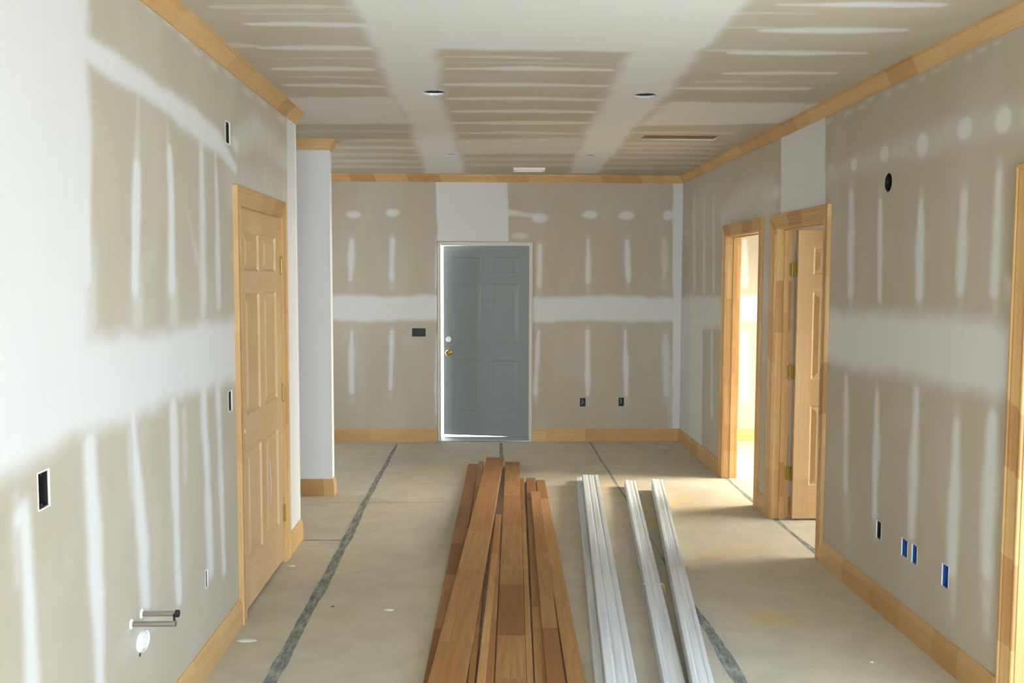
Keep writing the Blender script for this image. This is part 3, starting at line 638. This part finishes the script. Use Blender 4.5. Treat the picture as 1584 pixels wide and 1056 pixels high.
# doorway with the open six-panel leaf swung into the side room
e = empty('door_3', (XR, D3[1], 0), -math.pi/2); wD = D3[1]-D3[0]
frame(e, wD, DH, WT); stops(e, wD, DH, .05)
leaf(e, wD-.006, 2.022, T(.006+.040, WT+.030, .014) @ R(math.pi/2, 'Z'), 'pine_door', .040, .012)
for z in (.33, 1.045, 1.765):
    b = MB(); b.lathe([(0, -.052), (.005, -.052), (.0068, -.047), (.0068, .047), (.005, .052), (0, .052)], 12)
    b.box(-.005, -.002, -.036, .0, -.045, .045, 'z'); b.box(0, .034, .018, .0215, -.045, .045, 'z'); b.box(0, .003, .0, .0215, -.045, .045, 'z')
    b.build('hinge', 'hinge_brass', e, T(.0056, WT+.0056, z))
tag(e, 'pine cased doorway with an open six-panel pine door on brass hinges', 'door', kind='structure')

# cased patio opening nearest the window wall
e = empty('door_4', (XR, D4[1], 0), -math.pi/2); wD = D4[1]-D4[0]; frame(e, wD, DH, WT, both=False)
for x0 in (0, wD/2-.04, wD-.08):
    MB().box(x0, x0+.08, .085, .118, .05, DH-.06, 'z').build('frame_stile', 'white_plastic', e)
MB().box(0, wD, .085, .118, 0, .05).build('frame_rail', 'white_plastic', e); MB().box(0, wD, .085, .118, DH-.06, DH).build('frame_rail', 'white_plastic', e)
for x0, x1 in ((.08, wD/2-.04), (wD/2+.04, wD-.08)): MB().box(x0, x1, .099, .104, .05, DH-.06).build('pane', 'window_glass', e)
tag(e, 'pine cased patio door opening beside the blue outlet boxes', 'door', kind='structure')

# grey steel entry door, ajar outwards
e = empty('door_5', (EX[0], YB, 0), 0.0); wD = EX[1]-EX[0]
for x0 in (-EJ, wD): MB().box(x0, x0+EJ, -.012, .13, 0, EH, 'z', .002).build('jamb', 'frame_cream', e)
MB().box(-EJ, wD+EJ, -.012, .13, EH, EH+EJ, 'x', .002).build('head_jamb', 'frame_cream', e)
for x0 in (0, wD-.006): MB().box(x0, x0+.006, .03, .06, .03, EH, 'z').build('door_stop', 'frame_cream', e)
MB().box(.012, wD-.012, .03, .06, EH-.012, EH).build('door_stop', 'frame_cream', e)
MB().prism([(-.015, 0), (.16, 0), (.16, .022), (.11, .030), (.03, .030), (-.015, .008)], 0, wD).build('threshold', 'aluminium', e)
b = MB(); r_ = random.Random(2); xs = [i*.06-.03 for i in range(int((wD+.08)/.06)+1)]
for x0, x1 in zip(xs[:-1], xs[1:]):
    y0 = -.016-.012*math.sin(x0*4)-.006; b.face([(x0, y0, .003), (x1, -.022-.012*math.sin(x1*4), .003), (x1, -.004, .006), (x0, -.004, .006)])
b.build('door_sweep', 'black_rubber', e)
ANG = math.radians(12)
lm = T(wD-.003, .063, .0305) @ R(-ANG, 'Z') @ T(-(wD-.006), 0, 0)
lf = leaf(e, wD-.006, EH-.034-.004, lm, 'grey_steel_paint', .044, .005)
kb = MB().lathe([(0, 0), (.032, 0), (.032, .004), (.026, .008), (.012, .010), (.011, .030), (.020, .036), (.028, .046), (.029, .056), (.022, .066), (0, .070)], 24)
kn = kb.build('door_knob', 'brass', lf, T(.062, 0, .875) @ R(math.pi/2, 'X'), True); kn['label'] = 'polished brass door knob'
db = MB().lathe([(0, .003), (.028, .003), (.030, .001), (.030, 0)], 24).build('bore_daylight_disc', 'white_plastic', lf, T(.055, 0, 1.015) @ R(math.pi/2, 'X'))  # white disc imitates daylight through the open bore; no hole is cut
tag(e, 'grey steel six-panel entry door standing slightly ajar with brass knob', 'door', kind='structure')

# ------------------------------------------------------------------ electrical boxes set in the walls
def ebox(mx, w, h, mat, label, cat='electrical box', group=None, gangs=1, inside='clips', dep=.055, name='electrical_box', rim=.0035):
    """open-front plastic box; local x across, z up, y into the wall; origin at its lower middle"""
    e = empty(name); e.matrix_world = mx; t = .003; b = MB()
    b.box(-w/2, w/2, dep-t, dep, 0, h); b.box(-w/2, -w/2+t, .004, dep-t, 0, h, 'z'); b.box(w/2-t, w/2, .004, dep-t, 0, h, 'z')
    b.box(-w/2+t, w/2-t, .004, dep-t, 0, t); b.box(-w/2+t, w/2-t, .004, dep-t, h-t, h); b.build('box_body', mat, e)
    q = MB(); r0 = rim
    for a in ((-w/2-r0, w/2+r0, -r0, 0), (-w/2-r0, w/2+r0, h, h+r0), (-w/2-r0, -w/2, 0, h), (w/2, w/2+r0, 0, h)): q.box(a[0], a[1], -.0012, .003, a[2], a[3])
    q.build('plaster_rim', 'white_plaster', e)
    for g_ in range(gangs):
        cx = (-w/2)+(g_+.5)*w/gangs
        for z0 in (t, h-t-.008): MB().box(cx-.006, cx+.006, .006, .03, z0, z0+.008).build('screw_boss', mat, e)
        if inside == 'wire':
            c_ = MB(); q = [(cx-.012, .03, .02), (cx+.008, .020, .045), (cx-.006, .022, .066), (cx+.004, .035, .08)]
            for p, r2 in zip(q[:-1], q[1:]):
                v = Vector(r2)-Vector(p); c_.lathe([(.0028, 0), (.0028, v.length)], 8, T(*p) @ v.to_track_quat('Z', 'Y').to_matrix().to_4x4())
            c_.build('wire', 'wire_copper', e)
    tag(e, label, cat, group); return e
def mxL(y0, y1, z0): return T(XL, (y0+y1)/2, z0) @ R(math.pi/2, 'Z')
def mxR(y0, y1, z0): return T(XR, (y0+y1)/2, z0) @ R(-math.pi/2, 'Z')
lab = ['black wall-light box high on the wall above the panel door', 'black switch box beside the closed panel door', 'black switch box on the brightest mudded wall', 'narrow black outlet box low on the wall near the panel door']
for b_, l_ in zip(LB, lab): ebox(mxL(b_[0], b_[1], b_[2]), b_[1]-b_[0]-.002, b_[3]-b_[2]-.002, 'black_plastic', l_, inside='wire' if 'low' in l_ else 'clips')
lab = ['black outlet box low on the wall, the one nearest the open door', 'blue outlet box of the close pair, set nearest the black box', 'blue outlet box of the close pair, set farther from the black box', 'single blue outlet box beside the patio door casing']
for b_, l_ in zip(RB, lab): ebox(mxR(b_[0], b_[1], b_[2]), b_[1]-b_[0]-.002, b_[3]-b_[2]-.002, b_[4]+'_plastic', l_, inside='clips' if 'pair' in l_ else 'wire', dep=.055 if b_[4] == 'black' else .022, rim=.0012)
lab = ['black double switch box beside the grey entry door', 'black low outlet box on the end wall beside the entry door', 'black low outlet box on the end wall next to the room corner']
for b_, l_ in zip(BBX, lab): ebox(T((b_[0]+b_[1])/2, YB, b_[2]), b_[1]-b_[0]-.002, b_[3]-b_[2]-.002, 'black_plastic', l_, gangs=2 if 'double' in l_ else 1, inside='wire' if 'low' in l_ else 'clips', rim=.0012)
e = empty('electrical_box'); e.matrix_world = T(XR, RO[0], RO[1]) @ R(-math.pi/2, 'Z') @ R(-math.pi/2, 'X')     # round box: local z into the wall
MB().lathe([(.0455, .001), (.0455, .05), (0, .05), (0, .047), (.0435, .047), (.0435, .001), (.0455, .001)], 28).build('box_body', 'black_plastic', e)
MB().box(-.012, .012, -.004, .004, .03, .046).build('wire', 'wire_copper', e)
tag(e, 'round black wall-light box high beside the open door', 'electrical box')

# two metal water stubs standing out of the left wall, tied at their ends, and a white cleanout plate below them
pu, pw = W('L', 219, 949), W('L', 203, 965)
e = empty('water_pipe', (XL, (pu[0]+pw[0])/2, pw[1]-.01))
def cyl(p, q, r, n=16): 
    v = Vector(q)-Vector(p); return MB().lathe([(0, 0), (r, 0), (r, v.length), (0, v.length)], n, T(*p) @ v.to_track_quat('Z', 'Y').to_matrix().to_4x4())
ox, oy, oz = e.location
for (py_, pz_), ln in ((pu, .118), (pw, .150)):
    y_, z_ = py_-oy, pz_-oz
    cyl((-.02, y_, z_), (ln, y_, z_), .0095).build('pipe_stub', 'pipe_metal', e, None, True)
    MB().lathe([(.0098, .006), (.013, .005), (.018, .001), (.018, -.002)], 20, T(0, y_, z_) @ R(math.pi/2, 'Y')).build('wall_flange', 'white_plaster', e)
cyl((.118, pu[0]-oy, pu[1]-oz), (.130, pu[0]-oy, pu[1]-oz), .013).build('end_cap', 'dark_metal', e)
cyl((.112, pu[0]-oy, pu[1]-oz), (.146, pw[0]-oy, pw[1]-oz), .004, 10).build('tie_rod', 'dark_metal', e)
tag(e, 'pair of metal water pipe stubs standing out low on the wall', 'pipe')
cy, cz = W('L', 219, 991)
pg = empty('cleanout_plate', (XL, cy, cz)); S = Matrix.Diagonal((1, .047, .036, 1)) @ R(math.pi/2, 'Y')
MB().lathe([(0, .012), (.70, .011), (.80, .006), (.84, -.002)], 28, S).build('plate_face', 'white_plaster', pg, None, True); MB().lathe([(.86, -.002), (.88, .014), (.98, .013), (1.04, -.002)], 28, S).build('plate_rim', 'white_plastic', pg, None, True)
MB().lathe([(0, .003), (.006, .002), (.007, -.001)], 10, T(0, -.020, -.042) @ R(math.pi/2, 'Y')).build('nail_hole', 'black_plastic', pg)
tag(pg, 'round white cleanout plate on the wall below the metal pipe stubs', 'cleanout plate')

# ------------------------------------------------------------------ ceiling fittings
lab = ['dark recessed can over the timber pile, side towards the panel door', 'dark recessed can on the side of the open pine door', 'small recessed can near the entry door, hallway side', 'small recessed can near the entry door, doorway side']
for (cx, cyy, ru, rv), l_ in zip(CAN, lab):
    e = empty('recessed_light', (cx, cyy, ZC)); r = min(ru, rv)
    MB().lathe([(r*1.02, .011), (r*1.02, .15), (0, .15), (0, .146), (r*.98, .146), (r*.98, .011), (r*1.02, .011)], 28).build('can_body', 'dark_metal', e)
    MB().lathe([(0, .05), (.012, .05), (.016, .08), (.016, .145), (0, .145)], 14).build('lamp_socket', 'aluminium', e)
    MB().box(-.006, .006, -r*.96, r*.96, .02, .024, 'y').build('mounting_bar', 'dark_metal', e)
    tag(e, l_, 'recessed light')
e = empty('ceiling_hatch', ((VENT[0]+VENT[1])/2, (VENT[2]+VENT[3])/2, ZC)); wx, wy = (VENT[1]-VENT[0])/2, (VENT[3]-VENT[2])/2
for a in ((-wx-.002, -wx-.032, -wy, wy, 'y'), (wx+.002, wx+.032, -wy, wy, 'y')): MB().box(min(a[:2]), max(a[:2]), a[2], a[3], .0115, .16, 'y').build('framing_board', 'framing', e)
for a in ((-wy-.032, -wy-.002), (wy+.002, wy+.032)): MB().box(-wx-.032, wx+.032, a[0], a[1], .0115, .16).build('framing_board', 'framing', e)
MB().box(-wx-.03, wx+.03, -wy-.03, wy+.03, .16, .17).build('framing_deck', 'framing', e)
tag(e, 'long rectangular ceiling cut-out with brown framing inside', 'ceiling opening')
e = empty('air_register', (0.42, 9.07, ZC)); wx, wy = .150, .095
for a in ((-wx, wx, -wy, -wy+.022), (-wx, wx, wy-.022, wy), (-wx, -wx+.022, -wy+.022, wy-.022), (wx-.022, wx, -wy+.022, wy-.022)):
    MB().box(*a, -.022, .0, 'x', .0).build('register_frame', 'white_plastic', e)
for i in range(6): MB().box(-wx+.022, wx-.022, -.004, .004, -.013, .005, mx=T(0, -wy+.04+i*.022, 0) @ R(.6, 'X')).build('louvre', 'white_plastic', e)
MB().box(-wx+.022, wx-.022, -wy+.022, wy-.022, -.002, .0).build('back_plate', 'dark_metal', e)
tag(e, 'small white louvred air register near the entry door', 'air register')

# ------------------------------------------------------------------ timber lying on the floor
def board(name, xl, slope, wd, yfar, z0, z1, label, ext=.7, crown=0.0):
    """straight board: xl = its edge at y = 3.77 on the hallway side, slope = drift in x for each metre of y"""
    ang = math.atan2(1.0, slope); y0 = 3.77-ext; L = (yfar-y0)*math.hypot(1, slope); wd_ = wd*math.sin(ang)
    b = MB(); h = z1-z0; c = .002
    p = [(-wd_+c, 0), (-c, 0), (0, c), (0, h-c), (-c, h), (-wd_+c, h), (-wd_, h-c), (-wd_, c)]
    n = 10 if crown else 1; dd0 = 0
    for i in range(n):                       # slight bow: the far end lifts off the pile
        x0, x1 = L*i/n, L*(i+1)/n; c0, c1 = crown*(i/n)**4, crown*((i+1)/n)**4
        e0 = [(x0, q[0], q[1]+c0) for q in p]; e1 = [(x1, q[0], q[1]+c1) for q in p]; dd = 0
        for a in range(len(p)):
            k_ = (a+1) % len(p); s_ = math.hypot(p[k_][0]-p[a][0], p[k_][1]-p[a][1])
            b.face([e0[a], e1[a], e1[k_], e0[k_]], [(x0, dd), (x1, dd), (x1, dd+s_), (x0, dd+s_)]); dd += s_
        if i == 0: b.face(e0[::-1], [(q[0], q[1]) for q in p][::-1])
        if i == n-1: b.face(e1, [(q[0], q[1]) for q in p])
    o = b.build(name, 'cedar', None, T(xl-slope*ext, y0, z0) @ R(ang, 'Z'))
    tag(o, label, 'board', 'brown boards piled on the floor'); return o
board('timber_board', -.257, .0232, .090, 8.38, .0005, .021, 'brown board on the floor along the pile side facing the panel door')
board('timber_strip', -.148, .0198, .045, 8.39, .0005, .042, 'brown strip under the topmost wide board')
board('timber_board', -.229, .0535, .154, 8.37, .0428, .064, 'topmost wide pale brown board lying askew over the pile', crown=.02)
board('timber_strip', -.0700, .0285, .030, 7.22, .0005, .036, 'narrow strip against the topmost wide board')
board('timber_strip', -.0262, .0303, .066, 6.18, .0005, .034, 'short flat strip beside the dark gap of the wide middle board')
board('timber_strip', -.0325, .0415, .036, 6.45, .0366, .052, 'pale ended narrow strip lying on another strip in the middle of the pile')
board('timber_board', .0425, .0308, .1305, 8.37, .0005, .040, 'wide dark brown board in the middle of the pile')
board('timber_strip', .1742, .0310, .0290, 7.70, .0005, .038, 'narrow strip touching the wide dark middle board')
board('timber_strip', .2082, .0346, .075, 7.72, .0005, .034, 'mid-width strip, second from the wide middle board')
board('timber_strip', .2560, .0290, .074, 7.15, .0346, .053, 'mid-width board lying on its neighbour and stopping short')
board('timber_board', .3440, .0205, .075, 7.69, .0005, .022, 'outer brown board of the pile facing the white mouldings', ext=.6)
# primed mouldings: three stacks, every length its own thing
CASP = [(-.5, 0), (.5, 0), (.5, .93), (.46, 1), (.30, .97), (.26, .80), (.20, .76), (-.05, .74), (-.22, .62), (-.27, .72), (-.34, .74), (-.5, .62)]
BASP = [(-.5, 0), (.5, 0), (.5, .95), (.48, 1), (.22, .98), (.19, .80), (.14, .80), (.10, .92), (-.16, .92), (-.20, .70), (-.26, .70), (-.30, .94), (-.47, 1), (-.5, .95)]
g = 'white primed mouldings stacked on the floor'
def stack(far, near, n, th, prof, w_, labels, z0=0.0, jit=.0025, skew=0.0):
    ztop = z0+n*th
    for i in range(n):
        zt = z0+(i+1)*th; last = i == n-1
        f0 = [far[0], far[1], far[2]]; nr = [near[0], near[1], near[2]]
        # lower pieces sit under the top one: same plan position, shifted a few millimetres
        fa, fb = on('z', ztop, f0[0], f0[2]), on('z', ztop, f0[1], f0[2]); na, nb = on('z', ztop, nr[0], nr[2]), on('z', ztop, nr[1], nr[2])
        fc, nc = (fa+fb)/2, (na+nb)/2; d = fc-nc; d /= np.linalg.norm(d); nc = nc-d*.32; L = np.linalg.norm(fc-nc)
        sh = 0 if last else random.uniform(-jit, jit); dl = 0 if last else random.uniform(-.05, .02)
        p = [(y*w_, z*(th-.0004)) for y, z in prof]
        o = MB().prism(p, 0, L+dl).build('primed_moulding', 'primed_white', None, T(nc[0]+sh, nc[1], zt-th) @ R(math.atan2(d[1], d[0]), 'Z'))
        tag(o, labels[i], 'moulding', g)
names = ['lowest', 'second lowest', 'middle', 'second from top', 'topmost']
stack((888, 919, 737), (922, 967, 1056), 2, .018, BASP, .125, ['lowest white moulding of the widest stack beside the brown boards', 'second white moulding of the widest stack, peeking out at its side'])
stack((899, 927, 734), (938, 985.5, 1056), 3, .017, BASP, .125, ['third white moulding of the widest stack', 'fourth white moulding of the widest stack', 'topmost white moulding of the widest stack'], .0362)
stack((966, 983.5, 741.5), (1027, 1061, 1056), 3, .020, CASP, .088, ['lowest white moulding of the middle stack with the yellow tag', 'second white moulding of the middle stack with the yellow tag', 'topmost white moulding of the middle stack with the yellow tag'])
stack((1008.6, 1024.5, 740), (1071.6, 1105.6, 1056), 5, .0185, CASP, .088, [n_+' white moulding of the tall narrow stack nearest the outlets' for n_ in names])
# straps and tag
def strap(px0, px1, py, ztop, w_, label, mat):
    a, b_ = on('z', ztop, px0, py), on('z', ztop, px1, py); c_ = (a+b_)/2; t = .0012; hw = w_/2+.003; q = MB()
    q.box(-hw, hw, -.008, .008, ztop+.0004, ztop+.0004+t); q.box(-hw-t, -hw, -.008, .008, .001, ztop+.0016); q.box(hw, hw+t, -.008, .008, .001, ztop+.0016)
    o = q.build('packing_strap', mat, None, T(c_[0], c_[1], 0)); tag(o, label, 'strap'); return c_, hw
strap(1037, 1059.5, 875, .0925, .098, 'pale yellow packing strap around the tall narrow moulding stack', 'strap_plastic')
c_, hw = strap(996, 1024, 903, .060, .098, 'faint packing strap around the middle moulding stack', 'primed_white')
o = MB().prism([(-.035, 0), (.025, .004), (.032, .034), (-.015, .040), (-.038, .020)], -.002, .002, T(c_[0]+hw+.004, c_[1], .022)).build('strap_tag', 'yellow_plastic'); tag(o, 'bright yellow plastic tag on the middle moulding stack', 'tag')
# bits of dropped compound on the slab
for i, (px, py, s_, mt, lb, nm) in enumerate(((382, 990, .035, 'plain_mud', 'flake of white plaster before the panel door', 'plaster_flake'), (452, 875, .022, 'plain_mud', 'flake of white plaster at the panel door casing foot', 'plaster_flake'), (601, 943, .022, 'plain_mud', 'flake of white plaster between seam and brown boards', 'plaster_flake'),
        (515, 938, .008, 'black_rubber', 'dark crumb on the slab beside the long grey seam', 'debris_crumb'), (1349, 1024, .007, 'plain_mud', 'white crumb below the blue outlet boxes', 'debris_crumb'))):
    x, y = W('F', px, py); r_ = random.Random(i); b = MB(); n = 9
    ring = [(s_*r_.uniform(.6, 1.1)*math.cos(2*math.pi*j/n)*1.4, s_*r_.uniform(.5, 1)*math.sin(2*math.pi*j/n)*.9) for j in range(n)]
    for j in range(n):
        k_ = (j+1) % n; b.face([(*ring[j], 0), (*ring[k_], 0), (ring[k_][0]*.6, ring[k_][1]*.6, .0035), (ring[j][0]*.6, ring[j][1]*.6, .0035)])
    b.face([(p[0]*.6, p[1]*.6, .0035) for p in ring]); o = b.build(nm, mt, None, T(x, y, 0)); tag(o, lb, 'debris')
